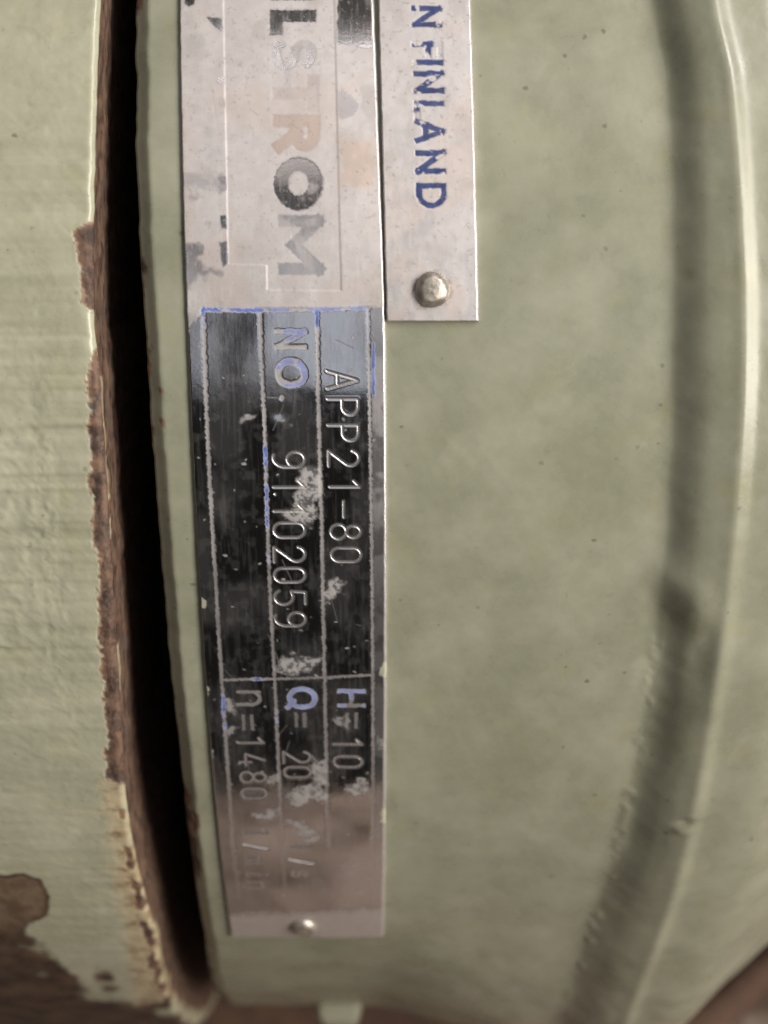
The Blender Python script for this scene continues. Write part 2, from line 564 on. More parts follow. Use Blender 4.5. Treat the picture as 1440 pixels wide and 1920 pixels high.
# ------------------------------------------------------------------ left flange
RUST_CHIP = [
    [(-34.6, 8.4), (-36.2, 8.9), (-37.8, 9.3), (-38.0, 10.2), (-37.6, 12.4), (-37.0, 15.2), (-37.3, 16.8), (-36.4, 18.7), (-35.7, 19.3), (-31.9, 19.6), (-31.7, 8.4)],
    [(-35.4, 23.7), (-36.3, 24.6), (-36.7, 26.6), (-36.6, 30.4), (-36.8, 37.0), (-36.8, 42.0), (-37.1, 46.8), (-36.3, 49.9), (-36.8, 53.5), (-37.2, 60.9), (-37.2, 65.6), (-37.4, 71.3), (-37.4, 76.5), (-37.9, 79.2), (-38.8, 83.8), (-36.0, 85.3), (-33.0, 84.8), (-32.3, 46.4), (-32.7, 23.7)]]
PRIMER = [(-39.1, 84.8), (-39.1, 90.8), (-39.1, 97.4), (-39.4, 103.4), (-39.4, 115.8), (-40.5, 134.3), (-42.4, 151.9), (-34.2, 151.9), (-34.0, 117.4), (-36.1, 93.0), (-36.2, 83.8)]
STAIN = [(-90, 102.1), (-55.1, 103.6), (-52.7, 103.1), (-50.2, 104.6), (-49.5, 108.6), (-50.9, 114.3), (-52.3, 115.8), (-52.8, 122.4), (-51.7, 126.0), (-51.5, 132), (-47.2, 133.3), (-48.8, 139.0), (-46.4, 143.5), (-43.4, 147.0), (-37.4, 150.7), (-36, 240), (-90, 240)]
STAINHEAD = [(-90, 102.1), (-55.1, 103.6), (-52.7, 103.1), (-50.2, 104.6), (-49.5, 108.6), (-50.9, 114.3), (-52.3, 116.1), (-55.4, 119.0), (-90, 119.8)]
FH = 3.0
S2 = np.concatenate([np.linspace(-330, -50, 40)[:-1], np.arange(-50, 165, 0.26), np.linspace(165, 330, 40)])
Xe = herm([-330, -40, -19, 3, 20, 28, 46, 62, 92, 98, 118, 147, 330], [-34.2, -34.2, -34.4, -34.9, -35.2, -34.7, -34.45, -34.6, -35.6, -35.5, -34.9, -35.6, -36])
tc = np.concatenate([np.array([45, 40, 36]), np.arange(33, 9, -0.33), np.arange(9, 1.2, -0.2), np.array([1.0, 0.8, 0.62, 0.46, 0.32, 0.2, 0.1, 0.03])])
wd = np.array([0.95, 1.3, 1.8, 2.4, 3.0, 3.7, 4.5, 5.5, 7, 9, 11, 14, 18, 24, 32, 44])
nt_, nw = len(tc), len(wd)
T, S = np.meshgrid(np.concatenate([tc, -wd]), S2, indexing='xy')
wall = T < 0
eb = Xe(S) - 0.45 + (fbm(S * 0.5, S * 0 + 1.7, 3, 61) - 0.5) * 0.25
X = np.where(wall, eb, eb - T)
rr = np.clip(1.0 - T, 0, 1)
Hd = -(1 - np.sqrt(np.clip(1 - rr ** 2, 0, 1))) * 0.95
H = np.where(wall, T, Hd)
Xu = np.where(wall, eb - 0.18 * T, X)                # unrolled coordinate, wall depth squeezed
# mill marks: shallow ridges running along the axis, uneven and wrinkled by thick paint
warp = (fbm(Xu * 0.10, S * 0.05, 3, 71) - 0.5) * 2.2
marks = (vnoise(S * 0.62 + warp * 0.22, Xu * 0.03, 73) - 0.5) * 0.16 + (vnoise(S * 1.5 + warp * 0.5, Xu * 0.05, 79) - 0.5) * 0.09
strength = 0.20 + 0.90 * np.exp(-((S - 32) / 26) ** 2)
wrk = fbm(Xu * 0.34, S * 0.30, 4, 83)
wrinkle = (np.abs(wrk - 0.5) * -0.9) * np.exp(-((S - 48) / 24) ** 2) * sstep(-Xu, 38.5, 43)
fine = (fbm(Xu * 0.9, S * 1.1, 3, 89) - 0.5) * 0.05
rel = marks * strength * 2.4 + wrinkle * 0.8 + fine * 1.6
jag = (fbm(Xu * 0.9, S * 0.9, 4, 97) - 0.5) * 1.1
sd = np.full(S.shape, 9.0)
win = (S > -5) & (S < 100) & (Xu > -42)
for pl in RUST_CHIP:
    sd[win] = np.minimum(sd[win], poly_sdf(Xu[win], S[win], pl))
# thin bare strip along the corner higher up
top_strip = np.where(S < 8.5, -Xu + eb + 0.12 - 0.35 * sstep(S, -20, 8), 9.0)
jag2 = (fbm(Xu * 2.2, S * 1.5, 3, 99) - 0.5) * 0.9
rust = sstep(-(sd + jag * 0.9 + jag2), -0.16, 0.2)
sdp = np.full(S.shape, 9.0)
win = (S > 75) & (Xu > -50)
sdp[win] = poly_sdf(Xu[win], S[win], PRIMER)
prim = sstep(-(sdp + jag * 2.2), -1.3, 1.3) * (1 - rust)
pr_chip = sstep(fbm(Xu * 0.45, S * 0.3, 4, 101) - 0.012 * np.abs(Xu - eb + 0.9) * 12, 0.47, 0.53) * prim * sstep(S, 86, 92)
rust = np.maximum(rust, pr_chip * (Xu > eb - 2.2))
# the side wall is bare, save slivers of paint near the corner
sl = np.clip(1 - np.abs(Xu - (eb + 0.22 + 0.1 * np.sin(S * 0.2))) / 0.30, 0, 1) * ((S > 27) & (S < 48) | (S > 63) & (S < 73)) * (fbm(Xu, S * 0.4, 3, 107) > 0.36)
wall_rust = 1.0 - sstep(np.minimum((S - 110) * 0.2, 2.6) + T + (fbm(T * .35, S * 0.25, 4, 109) - .5) * 3.0, -0.4, 0.5) * sstep(S, 108, 112)
wr = np.where(wall & (T < -1.2), wall_rust, 0)
wr = np.where(S > 112, wr, np.where(wall, 1.0, wr))
rust = np.maximum(rust, wr)
edge_keep = sstep(-(Xu - (eb - 0.10)), -0.05, 0.10)
rust = np.clip(rust - 1.2 * sl, 0, 1)
prim = np.maximum(prim, sl * 0.8)
prim = np.maximum(prim, np.where(wall & (S > 108), 0.30, 0))
thick = 0.16 * rust * (~wall) + 0.08 * prim * (~wall)
Hn = np.where(wall, H, H + rel * sstep(T, 0.1, 1.6) - thick + rust * (fbm(Xu * 1.6, S * 1.6, 3, 113) - 0.5) * 0.22)
Xn = np.where(wall, X - rust * 0.18 + (fbm(T * 0.6, S * 0.35, 3, 127) - 0.5) * 0.5, X)
sds = np.full(S.shape, 9.0); sdh = sds.copy()
win = (S > 90) & (~wall)
sds[win] = poly_sdf(Xu[win], S[win], STAIN)
sdh[win] = poly_sdf(Xu[win], S[win], STAINHEAD)
soft = 0.5 + 5.0 * sstep(S, 114, 124)
sj = (fbm(Xu * 0.28, S * 0.18, 4, 131) - 0.5) * 15.0 * sstep(S, 110, 122) + jag * 0.5
stain = sstep(-(sds + sj), -soft, soft)
shead = sstep(-(sdh + jag * .4), -0.6, 1.0) * (1 - 0.8 * np.exp(-((sdh + 0.35) / 0.35) ** 2)) * (1 - sstep(S, 112, 119) * 0.6)
Hn = np.where(wall, Hn, Hn - rel * sstep(T, 0.1, 1.6) * 0.8 * stain)
flab = np.zeros((S.shape[0] - 1, S.shape[1] - 1), int)
flab[:, nt_ - 1:] = 1
fc = (rust[:-1, :-1] + rust[1:, 1:]) * 0.5
flab[(fc > 0.5) & (flab == 0)] = 2
P = to_world(Xn, S, Hn + FH)
fl = grid_split(P, np.where(wall, eb - T, Xu), S, {'rust': rust, 'primer': prim, 'stain': stain, 'stainhead': shead}, flab,
                [('pump_flange',), ('side_wall', 'rusty side wall facing the dark gap'), ('rust_patch', 'bare rust where edge paint has chipped off')], M_FLANGE)
tagged(fl[0], 'pale green painted pump flange with chipped rusty edge, left of the dark gap', 'flange')

# ------------------------------------------------------------------ lettering strokes, u = reading direction, v = up, height 1
def arc(cx, cy, rx, ry, a0, a1, n=14):
    return [(cx + rx * math.cos(math.radians(a0 + (a1 - a0) * k / n)), cy + ry * math.sin(math.radians(a0 + (a1 - a0) * k / n))) for k in range(n + 1)]


G = {
    '0': [arc(.26, .74, .26, .26, 0, 180, 10) + arc(.26, .26, .26, .26, 180, 360, 10) + [(.52, .74)]],
    '1': [[(.08, .80), (.30, 1.0), (.30, 0.0)]],
    '2': [arc(.26, .73, .26, .27, 170, -40, 12) + [(.0, .0), (.54, .0)]],
    '4': [[(.40, 0), (.40, .45)], [(.30, 1.0), (.0, .25), (.56, .25)]],
    '5': [[(.50, 1.0), (.06, 1.0), (.02, .55)] + arc(.24, .30, .28, .30, 120, -150, 14)],
    '8': [arc(.27, .76, .22, .24, 0, 360, 16), arc(.27, .26, .27, .26, 0, 360, 16)],
    '9': [arc(.27, .72, .26, .28, 0, 360, 16), arc(.27, .72, .26, .28, 0, 0, 1) + [(.53, .55)] + arc(.22, .38, .31, .38, 0, -110, 10)],
    'A': [[(0, 0), (.30, 1), (.60, 0)], [(.10, .34), (.50, .34)]],
    'P': [[(.0, 0), (.0, 1), (.28, 1)] + arc(.28, .74, .26, .26, 90, -90, 10) + [(.0, .48)]],
    '-': [[(.0, .45), (.58, .45)]],
    '/': [[(.0, -.02), (.30, 1.0)]],
    'm': [[(.0, 0), (.0, .62)], [(.0, .55), (.22, .62), (.28, .5), (.28, 0)], [(.28, .5), (.50, .62), (.56, .5), (.56, 0)]],
    'i': [[(.1, 0), (.1, .62)], [(.1, .86), (.1, .9)]],
    'n': [[(.0, 0), (.0, .66)], [(.0, .5)] + arc(.24, .42, .24, .26, 150, 0, 8) + [(.48, 0)]],
    'l': [[(.1, 0), (.1, .8)]],
    's': [arc(.2, .47, .18, .16, 40, 250, 10) + arc(.2, .16, .2, .16, 70, -150, 10)],
    'N': [[(.0, 0), (.0, 1), (.66, 0), (.66, 1)]],
    'O': [arc(.5, .5, .44, .5, 0, 360, 28)],
    '.': [[(.0, .0), (.02, .0)]],
    '=': [[(.0, .28), (.55, .28)], [(.0, .66), (.55, .66)]],
    'Q': [arc(.42, .5, .42, .48, 0, 360, 24), [(.55, .2), (.86, -.06)]],
    'H': [[(.0, 0), (.0, 1)], [(.7, 0), (.7, 1)], [(.0, .5), (.7, .5)]],
    'F': [[(.0, 0), (.0, 1), (.55, 1)], [(.0, .52), (.45, .52)]],
    'I': [[(.0, 0), (.0, 1)]],
    'L': [[(.0, 1), (.0, 0), (.5, 0)]],
    'D': [[(.0, 0), (.0, 1), (.3, 1)] + arc(.3, .5, .42, .5, 90, -90, 14) + [(.0, 0)]],
    'S': [arc(.36, .74, .34, .24, 30, 260, 12) + arc(.36, .26, .36, .26, 80, -150, 12)],
    'T': [[(.0, 1), (.8, 1)], [(.4, 1), (.4, 0)]],
    'R': [[(.0, 0), (.0, 1), (.38, 1)] + arc(.38, .74, .30, .26, 90, -90, 10) + [(.0, .48)], [(.34, .48), (.7, 0)]],
    'M': [[(.0, 0), (.0, 1), (.52, .28), (1.04, 1), (1.04, 0)]],
}


class Plate:
    """a bent sheet-metal plate: fine grid over (s, X), engraved and printed as fields on that grid"""
    def __init__(self, s0, s1, fL, fR, step, thick, base=0.12):
        self.s = np.arange(s0, s1 + step * .5, step)
        L, Rr = fL(self.s), fR(self.s)
        m = int((Rr - L).mean() / step) + 1
        v = np.linspace(0, 1, m)
        self.S = np.repeat(self.s[:, None], m, 1)
        jl = (fbm(self.s * 0.8, self.s * 0 + 2.2, 3, 5) - .5) * 0.10
        jr = (fbm(self.s * 0.8, self.s * 0 + 7.2, 3, 6) - .5) * 0.10
        self.X = (L + jl)[:, None] * (1 - v) + (Rr + jr)[:, None] * v
        self.fL, self.fR = fL, fR
        self.H = np.zeros_like(self.S)
        self.att = {k: np.zeros_like(self.S) for k in ('frost', 'blue', 'residue', 'green', 'dirt_shade', 'tan')}
        self.lab = np.zeros(self.S.shape, int)
        self.names = [None]
        self.thick, self.base, self.step = thick, base, step

    def window(self, x0, x1, a0, a1):
        i0, i1 = np.searchsorted(self.s, [a0, a1])
        i0, i1 = max(i0, 0), min(max(i1, i0 + 1), len(self.s))
        return slice(i0, i1)

    def strokes(self, polys, hw, name, label=None, split=True, square=False):
        """distance to strokes given in (X, s); returns (row slice, distance)"""
        pts = [p for pl in polys for p in pl]
        a0, a1 = min(p[1] for p in pts) - hw - 1.0, max(p[1] for p in pts) + hw + 1.0
        if a1 < self.s[0] or a0 > self.s[-1]: return None
        sl = self.window(0, 0, a0, a1)
        X, S = self.X[sl], self.S[sl]
        d = np.full(X.shape, 99.0)
        for pl in polys:
            if len(pl) == 1: pl = pl + pl
            for a, b in zip(pl[:-1], pl[1:]):
                ln = math.hypot(b[0] - a[0], b[1] - a[1])
                d = np.minimum(d, (seg_square if square and ln > 0.75 else seg_dist)(X, S, a, b))
        if split:
            self.names.append((name, label))
            self.lab[sl][d < hw + 0.05] = len(self.names) - 1
        return sl, d

    def glyph(self, ch, s_left, x_base, height, width_scale=1.0, slope=0.0):
        out = []
        for pl in G[ch]:
            out.append([(x_base + v * height + slope * (u * height), s_left + u * height * width_scale) for u, v in pl])
        return out

    def finish(self, mat, thing):
        st = self.step
        pad = lambda A: np.pad(A, 2, mode='edge')
        X, S, H, lab = pad(self.X), pad(self.S), pad(self.H) + self.base + self.thick, pad(self.lab)
        H[1, :] -= .10; H[-2, :] -= .10; H[:, 1] -= .10; H[:, -2] -= .20
        X[:, 1] -= .07; X[:, 0] -= .09; X[:, -2] += .22; X[:, -1] += .25
        S[1, :] -= .07; S[0, :] -= .09; S[-2, :] += .07; S[-1, :] += .09
        H[0, :] = H[-1, :] = 0.0; H[:, 0] = H[:, -1] = 0.0
        att = {k: pad(v) for k, v in self.att.items()}
        att['frost'][:, -4:] = np.maximum(att['frost'][:, -4:], 0.8)
        flab = lab[:-1, :-1].copy()
        flab[:3, :] = 0; flab[-3:, :] = 0; flab[:, :3] = 0; flab[:, -3:] = 0
        P = to_world(X, S, H + lift_of(X, S))
        self.names[0] = (thing,)
        return grid_split(P, X, S, att, flab, self.names, mat)


def lift_of(X, S):
    # the plates follow the casting's low lumps
    return (fbm(X * 0.045, S * 0.045, 3, 31) - 0.5) * 0.5


def in_poly(pl, poly, jitter=0.25, soft=0.12, seed=1):
    a0, a1 = min(p[1] for p in poly) - 2, max(p[1] for p in poly) + 2
    sl = pl.window(0, 0, a0, a1)
    X, S = pl.X[sl], pl.S[sl]
    j = (fbm(X * 1.1, S * 1.1, 4, 200 + seed) - .5) * 2 * jitter
    return sl, sstep(-(poly_sdf(X, S, poly) + j), -soft, soft)


def curve(xs, ys, deg=3):
    c = np.polyfit(xs, ys, deg)
    return lambda s: np.polyval(c, s)


# ------------------------------------------------------------------ the long name plate
sk = [-45, -19.45, 0.73, 19, 27, 47.6, 67, 80, 101, 125]
XL = herm(sk, [-26.2, -25.34, -24.85, -24.45, -24.27, -23.98, -23.87, -23.84, -23.86, -23.86])
XR = herm(sk, [-2.6, -1.46, -0.72, -0.08, 0.05, 0.14, 0.12, 0.06, -0.08, -0.32])
np_ = Plate(-45, 125.2, XL, XR, 0.125, 0.45)
X, S = np_.X, np_.S
A = np_.att
nf = fbm(X * 0.35, S * 0.35, 5, 301)
nf2 = fbm(X * 1.3, S * 1.3, 4, 307)
nf3 = fbm(X * 3.6, S * 3.6, 3, 309)
# frosted upper field, mirror table, frosted end strip
end_s = 118.0 - (X + 24) * 0.085
top_edge = 18.75 + 0.5 * sstep(nf2, .45, .6) * (X < -16) + np.where(X < XL(S) + 1.9, 2.6 - (X - XL(S)) * 1.3, 0)
up = 1 - sstep(S, top_edge - 0.15, top_edge + 0.25)
fr = np.maximum(up, 0.8 * sstep(S + (nf2 - .5) * 2.0, end_s - 1.6, end_s + 1.3))
# mottled margin left of the panel, polished where worn
Lrel = X - (-19.45 + (S - 0.7) * 0.012)
worn = sstep(nf, 0.50, 0.66) * sstep(-Lrel, -0.02, 0.05) * up * (0.35 + 0.65 * np.exp(-((S - 9) / 7) ** 2))
fr = fr - 0.75 * worn
# haze over the mirror field
haze = (0.10 * sstep(fbm(X * 0.22, S * 0.13, 4, 311), 0.42, 0.72) + 0.06 * sstep(fbm(X * 2.6, S * 0.22, 4, 313), 0.50, 0.74) + 0.07 * sstep(fbm(X * 0.9, S * 0.8, 5, 317), 0.56, 0.74)) * (1 - up)
right_margin = sstep(X, XR(S) - 1.75, XR(S) - 1.5) * (1 - up) * (0.35 + 0.3 * sstep(nf, .4, .6))
fr = np.clip(np.maximum(fr, np.maximum(haze, right_margin * (1 - 0.5 * sstep(S, 40, 60)))), 0, 1)
MIRROR = [
    [(-6.0, -50), (-1.5, -50), (-1.4, -13.1), (-5.8, -13.9)],
    [(-5.7, -8.0), (-4.6, -7.5), (-3.0, -6.2), (-3.8, -4.9), (-5.3, -4.2), (-5.8, -5.2)],
    [(-24.9, -20.2), (-23.4, -20.2), (-23.5, -18.9), (-24.2, -18.5), (-24.8, -18.9)],
    [(-21.9, -17.2), (-20.1, -17.2), (-20.0, -15.3), (-20.9, -15.8)],
    [(-20.5, -9.6), (-19.8, -9.6), (-19.8, -8.7), (-20.5, -8.8)],
    [(-20.3, -6.9), (-19.7, -6.8), (-19.7, -5.9), (-20.3, -6.0)],
    [(-20.6, 2.8), (-19.6, 2.7), (-19.6, 3.7), (-20.2, 3.7)],
    [(-20.2, 7.6), (-19.5, 7.4), (-19.4, 9.1), (-20.1, 9.0)],
    [(-20.4, 10.8), (-19.4, 10.6), (-19.3, 13.4), (-20.0, 13.8)]]
for k, poly in enumerate(MIRROR):
    sl, w = in_poly(np_, poly, 0.22, 0.18, k)
    fr[sl] = fr[sl] * (1 - 0.92 * w)
A['frost'][:] = fr

# logo panel: a very shallow raised step with a notched lower left corner
pan = [(-21.0, -50), (-19.97, -19.45), (-19.45, 0.7), (-19.3, 13.45), (-14.55, 13.55), (-14.5, 16.6), (-5.3, 16.7), (-5.66, 0.7), (-6.17, -19.45), (-6.9, -50)]
slp, wp = in_poly(np_, pan, 0.03, 0.10, 77)
np_.H[slp] -= 0.04 * wp
A['frost'][slp] = np.maximum(A['frost'][slp], wp * (0.92 - 0.12 * sstep(nf[slp], .5, .65)))

# polished logo letters A H L S T R O M, the part the frame shows
def logo(ch, s0, xb, h, wsc, hw, power):
    r = np_.strokes(np_.glyph(ch, s0, xb, h, wsc), hw, 'logo_letter', 'polished letter %s of the worn maker name' % ch, square=True)
    if r is None: return
    sl, d = r
    w = sstep(-(d - hw + (nf3[sl] - .5) * .25), -0.16, 0.14)
    keep = 1.0 if ch in 'LH' else 0.45 + 0.55 * sstep(nf[sl], .38, .62)
    A['frost'][sl] = A['frost'][sl] * (1 - power * w * keep)
    np_.H[sl] -= 0.014 * w
    A['tan'][sl] = np.maximum(A['tan'][sl], w * {'R': .6, 'T': .25, 'O': .10}.get(ch, 0))  # tan tint painted in for a warm reflection in these letters


hw = 0.80
logo('H', -22.9, -13.5, 4.2, 0.95, 0.70, 0.9)
logo('L', -17.40, -13.38, 4.15, 0.82, 0.84, 0.9)
logo('S', -13.9, -13.4, 4.5, 0.90, 0.58, 0.7)
logo('T', -9.1, -13.1, 4.25, 0.95, 0.76, 0.35)
logo('R', -4.1, -13.0, 4.25, 1.05, 0.80, 0.45)
logo('O', 0.95, -12.75, 4.3, 1.33 / 1.0 * 0.94, 0.93, 0.9)
logo('M', 8.2, -12.45, 4.2, 1.34, 0.74, 0.55)

# frame and dividing lines
def line(pts, hw, blue_fn, name, label):
    r = np_.strokes([pts], hw, name, label)
    sl, d = r
    Xs, Ss = X[sl], S[sl]
    j = (nf3[sl] - .5) * 0.34
    fade = 1 - 0.72 * sstep(Ss, 78, 108)
    w = sstep(-(d - hw + j), -0.12, 0.10) * fade * (0.75 + 0.5 * nf[sl])
    bl = np.clip(blue_fn(Xs, Ss), 0, 1) * sstep(fbm(Xs * .9, Ss * .9, 4, 401), .30, .48)
    A['frost'][sl] = np.maximum(A['frost'][sl], w * 0.68)
    A['residue'][sl] = np.maximum(A['residue'][sl], w * 0.10 * (1 - sstep(Ss, 40, 70) * .5))
    A['blue'][sl] = np.maximum(A['blue'][sl], bl * w)
    np_.H[sl] -= 0.025 * w * (0.6 + 0.8 * nf3[sl])


win = lambda a, b: (lambda Xs, Ss: sstep(Ss, a - .6, a + .6) * (1 - sstep(Ss, b - .6, b + .6)))
line([(-22.54, 19.0), (-15.3, 19.1), (-8.2, 19.0), (-1.9, 18.85)], 0.25, lambda Xs, Ss: 0.75 + 0.25 * (Xs < -15), 'frame_line', 'top frame line with blue paint left in it')
line([(-22.5, 19.2), (-22.19, 40.5), (-21.9, 55), (-21.75, 71), (-21.8, 88), (-21.96, 107), (-22.0, 113)], 0.24, lambda Xs, Ss: win(18, 21)(Xs, Ss) + win(71.5, 77)(Xs, Ss) * (Xs < -21.5), 'frame_line', None)
line([(-15.46, 19.2), (-15.06, 33.6), (-14.88, 55), (-14.65, 71), (-14.68, 90), (-14.87, 113)], 0.21, lambda Xs, Ss: win(36, 40)(Xs, Ss) + win(41, 47)(Xs, Ss) + win(50, 52)(Xs, Ss) * .5 + win(74, 77)(Xs, Ss) * .7, 'dividing_line', 'dividing line with blue paint left beside the serial number')
line([(-8.36, 19.2), (-8.2, 33.6), (-7.98, 47.6), (-7.97, 67), (-7.98, 80), (-8.2, 100)], 0.23, win(18, 21.3), 'dividing_line', None)
line([(-2.0, 19.0), (-1.75, 33.6), (-1.58, 47.6), (-1.5, 67), (-1.52, 88), (-1.8, 115)], 0.20, lambda Xs, Ss: 0.35 * win(18, 23)(Xs, Ss), 'frame_line', None)
line([(-21.5, 69.0), (-15.2, 68.9), (-8.15, 68.65), (-1.7, 68.2)], 0.20, lambda Xs, Ss: np.exp(-((Xs + 17) / .7) ** 2), 'dividing_line', 'cross line above the lower boxes')
# loose blue streak on the margin right of the frame
r = np_.strokes([[(-1.35, 23.2), (-1.35, 29.5)]], 0.2, 'blue_streak', None, split=False)
sl, d = r
A['blue'][sl] = np.maximum(A['blue'][sl], sstep(-(d - .2 + (nf2[sl] - .5) * .3), -.08, .08) * 0.95)

# printed captions, wide strokes etched and once filled with blue
def caption(ch, s0, xb, h, wsc, hw, blue, seed, frost=0.9):
    r = np_.strokes(np_.glyph(ch, s0, xb, h, wsc), hw, 'caption_character', None, square=ch in 'N=H')
    sl, d = r
    Xs, Ss = X[sl], S[sl]
    j = (nf2[sl] - .5) * 0.25
    w = sstep(-(d - hw + j), -0.10, 0.08)
    bl = sstep(fbm(Xs * .6, Ss * .6, 4, 500 + seed), .58 - .3 * blue, .66 - .3 * blue)
    A['frost'][sl] = np.maximum(A['frost'][sl], w * frost * .75)
    A['residue'][sl] = np.maximum(A['residue'][sl], w * 0.12 * frost)
    A['blue'][sl] = np.maximum(A['blue'][sl], bl * w * 0.75 * (blue > 0))
    np_.H[sl] -= 0.03 * w * (0.5 + nf2[sl])


caption('N', 21.7, -13.35, 3.45, 1.18 * .72, 0.30, 0.35, 1)
caption('O', 25.2, -13.25, 3.3, 1.0, 0.40, 0.8, 2)
caption('.', 29.9, -12.85, 1.0, 1.0, 0.32, 0, 3)
caption('n', 71.0, -19.7, 4.3, 1.05 * .95, 0.27, 0.0, 4, .75)
caption('=', 75.0, -20.0, 3.0, 1.3, 0.26, 0.0, 5, .6)
caption('Q', 70.5, -12.85, 3.6, 0.98, 0.34, 0.95, 6)
caption('=', 74.6, -12.8, 3.0, 1.25, 0.26, 0.0, 7, .6)
caption('H', 70.8, -6.0, 3.2, 1.05, 0.30, 0.25, 8, .7)
caption('=', 74.6, -5.9, 3.2, 1.25, 0.24, 0.0, 9, .6)

# stamped characters: V grooves with a burr along both lips
def stamp(ch, s0, xb, h, wsc, kind, depth=0.10, hw=0.16, worn=0.0, slope=0.0):
    r = np_.strokes(np_.glyph(ch, s0, xb, h, wsc, slope), hw + 0.08, kind, None)
    sl, d = r
    g = np.clip(1 - d / hw, 0, 1)
    lip = np.exp(-((d - hw - 0.07) / 0.07) ** 2)
    np_.H[sl] += (-depth * g + 0.014 * lip) * (1 - worn)
    w = sstep(-(d - hw - .06), -0.08, 0.10)
    A['frost'][sl] = np.maximum(A['frost'][sl], w * 0.34 * (1 - 0.5 * worn))
    A['residue'][sl] = np.maximum(A['residue'][sl], w * 0.12 * (1 - worn))


for ch, s_, xb in zip('APP21-80', [26.6, 30.1, 33.4, 36.7, 40.3, 43.3, 46.4, 49.6], [-7.15, -7.12, -7.1, -7.05, -6.95, -6.9, -6.85, -6.8]):
    stamp(ch, s_, xb, 3.85, 0.95, 'stamped_digit' if ch.isdigit() else 'stamped_letter' if ch.isalpha() else 'stamped_dash')
for ch, s_ in zip('91102059', [36.8, 40.3, 43.5, 46.2, 49.5, 52.4, 55.6, 58.7]):
    stamp(ch, s_, -14.05 - 0.012 * (s_ - 36), 4.0, 0.95, 'stamped_digit')
stamp('.', 42.35, -13.9, 1, 1, 'stamped_point', 0.2, 0.16)
for ch, s_ in zip('1480', [78.5, 81.6, 84.9, 88.1]):
    stamp(ch, s_, -20.05, 3.5, 1.05, 'stamped_digit')
for ch, s_, wr_ in zip('1/min', [95.9, 99.6, 102.4, 106.4, 108.6], [0.0, 0.0, .35, .2, .45]):
    stamp(ch, s_, -20.3, 3.4, 1.0, 'stamped_digit' if ch == '1' else 'stamped_slash' if ch == '/' else 'stamped_letter', 0.25 if ch == '/' else 0.13, 0.2 if ch == '/' else 0.17, wr_)
for ch, s_ in zip('20', [81.2, 84.0]):
    stamp(ch, s_, -13.9, 3.7, 1.0, 'stamped_digit')
stamp('l', 99.6, -13.4, 3.4, 1.0, 'stamped_letter', .15, .2, .2)
stamp('/', 103.1, -13.8, 3.5, 1.0, 'stamped_slash', 0.25, 0.2)
stamp('s', 105.9, -13.5, 3.2, 1.0, 'stamped_letter', .15, .2, .55)
for ch, s_ in zip('10', [78.7, 82.0]):
    stamp(ch, s_, -6.9, 3.9, 0.95, 'stamped_digit', .14, .2, .15)

# whitish residue and overspray
RESIDUE = [
    [(-10.8, 39.1), (-9.8, 38.6), (-8.1, 39.1), (-8.0, 42.2), (-8.7, 43.6), (-8.2, 45.1), (-9.0, 46.1), (-9.9, 46.8), (-11.0, 46.5), (-12.7, 45.8), (-13.2, 44.8), (-11.9, 44.0), (-10.9, 42.2), (-11.1, 40.8)],
    [(-7.5, 57.3), (-7.5, 55.0), (-6.6, 53.8), (-5.5, 54.6), (-5.7, 55.9), (-7.0, 57.1)],
    [(-14.5, 67.9), (-13.4, 65.6), (-12.4, 65.0), (-10.7, 65.6), (-8.2, 65.4), (-8.5, 66.3), (-9.6, 66.9), (-10.4, 67.9), (-12.9, 68.2)],
    [(-10.3, 81.3), (-9.6, 82.5), (-8.0, 82.8), (-8.0, 87.0), (-9.0, 88.0), (-8.1, 89.1), (-8.3, 90.2), (-9.8, 89.8), (-11.4, 91.2), (-13.3, 91.4), (-13.5, 89.1), (-12.0, 87.8), (-10.5, 87.0), (-9.6, 85.5), (-10.0, 84.0)],
    [(-5.5, 87.0), (-4.5, 87.0), (-3.6, 86.0), (-2.1, 86.5), (-2.2, 87.8), (-3.0, 89.1), (-4.2, 89.6), (-5.1, 88.6)],
    [(-13.8, 94.5), (-12.2, 94.5), (-9.6, 96.8), (-9.1, 98.6), (-11.2, 98.9), (-12.3, 97.0)],
    [(-18.4, 93.2), (-16.7, 92.3), (-15.0, 91.9), (-15.1, 93.4), (-16.8, 94.3)],
    [(-21.6, 72.0), (-20.6, 72.2), (-19.5, 73.0), (-20.3, 74.4), (-21.2, 74.2)],
    [(-21.5, 76.9), (-20.4, 77.1), (-20.5, 78.1), (-21.4, 78.1)],
    [(-0.9, 78.7), (0.2, 78.3), (0.2, 80.6), (-0.7, 80.1)],
    [(-16.4, 86.2), (-14.9, 85.5), (-15.0, 86.6), (-16.1, 87.0)],
    [(-6.5, 74.6), (-4.7, 75.7), (-5.1, 76.9), (-6.2, 76.2)],
    [(-17.8, 32.4), (-16.1, 32.1), (-16.3, 32.9), (-17.5, 32.9)],
    [(-6.5, 104.6), (-4.0, 104.2), (-3.6, 106.2), (-5.4, 106.6)],
    [(-4.2, 111.3), (-3.2, 111.2), (-3.2, 112.4), (-4.1, 112.5)]]
for k, poly in enumerate(RESIDUE):
    sl, w = in_poly(np_, poly, 0.9, 0.42, 20 + k)
    w = w * (0.35 + 0.9 * sstep(nf3[sl] * .5 + nf2[sl] * .5, .36, .58))
    w = w * (0.45 if k < 5 else 0.33 if k < 13 else .2) * (0.75 + 0.5 * nf2[sl])
    A['residue'][sl] = np.maximum(A['residue'][sl], w)
    A['frost'][sl] = np.maximum(A['frost'][sl], w * .9)
    np_.H[sl] += 0.02 * w
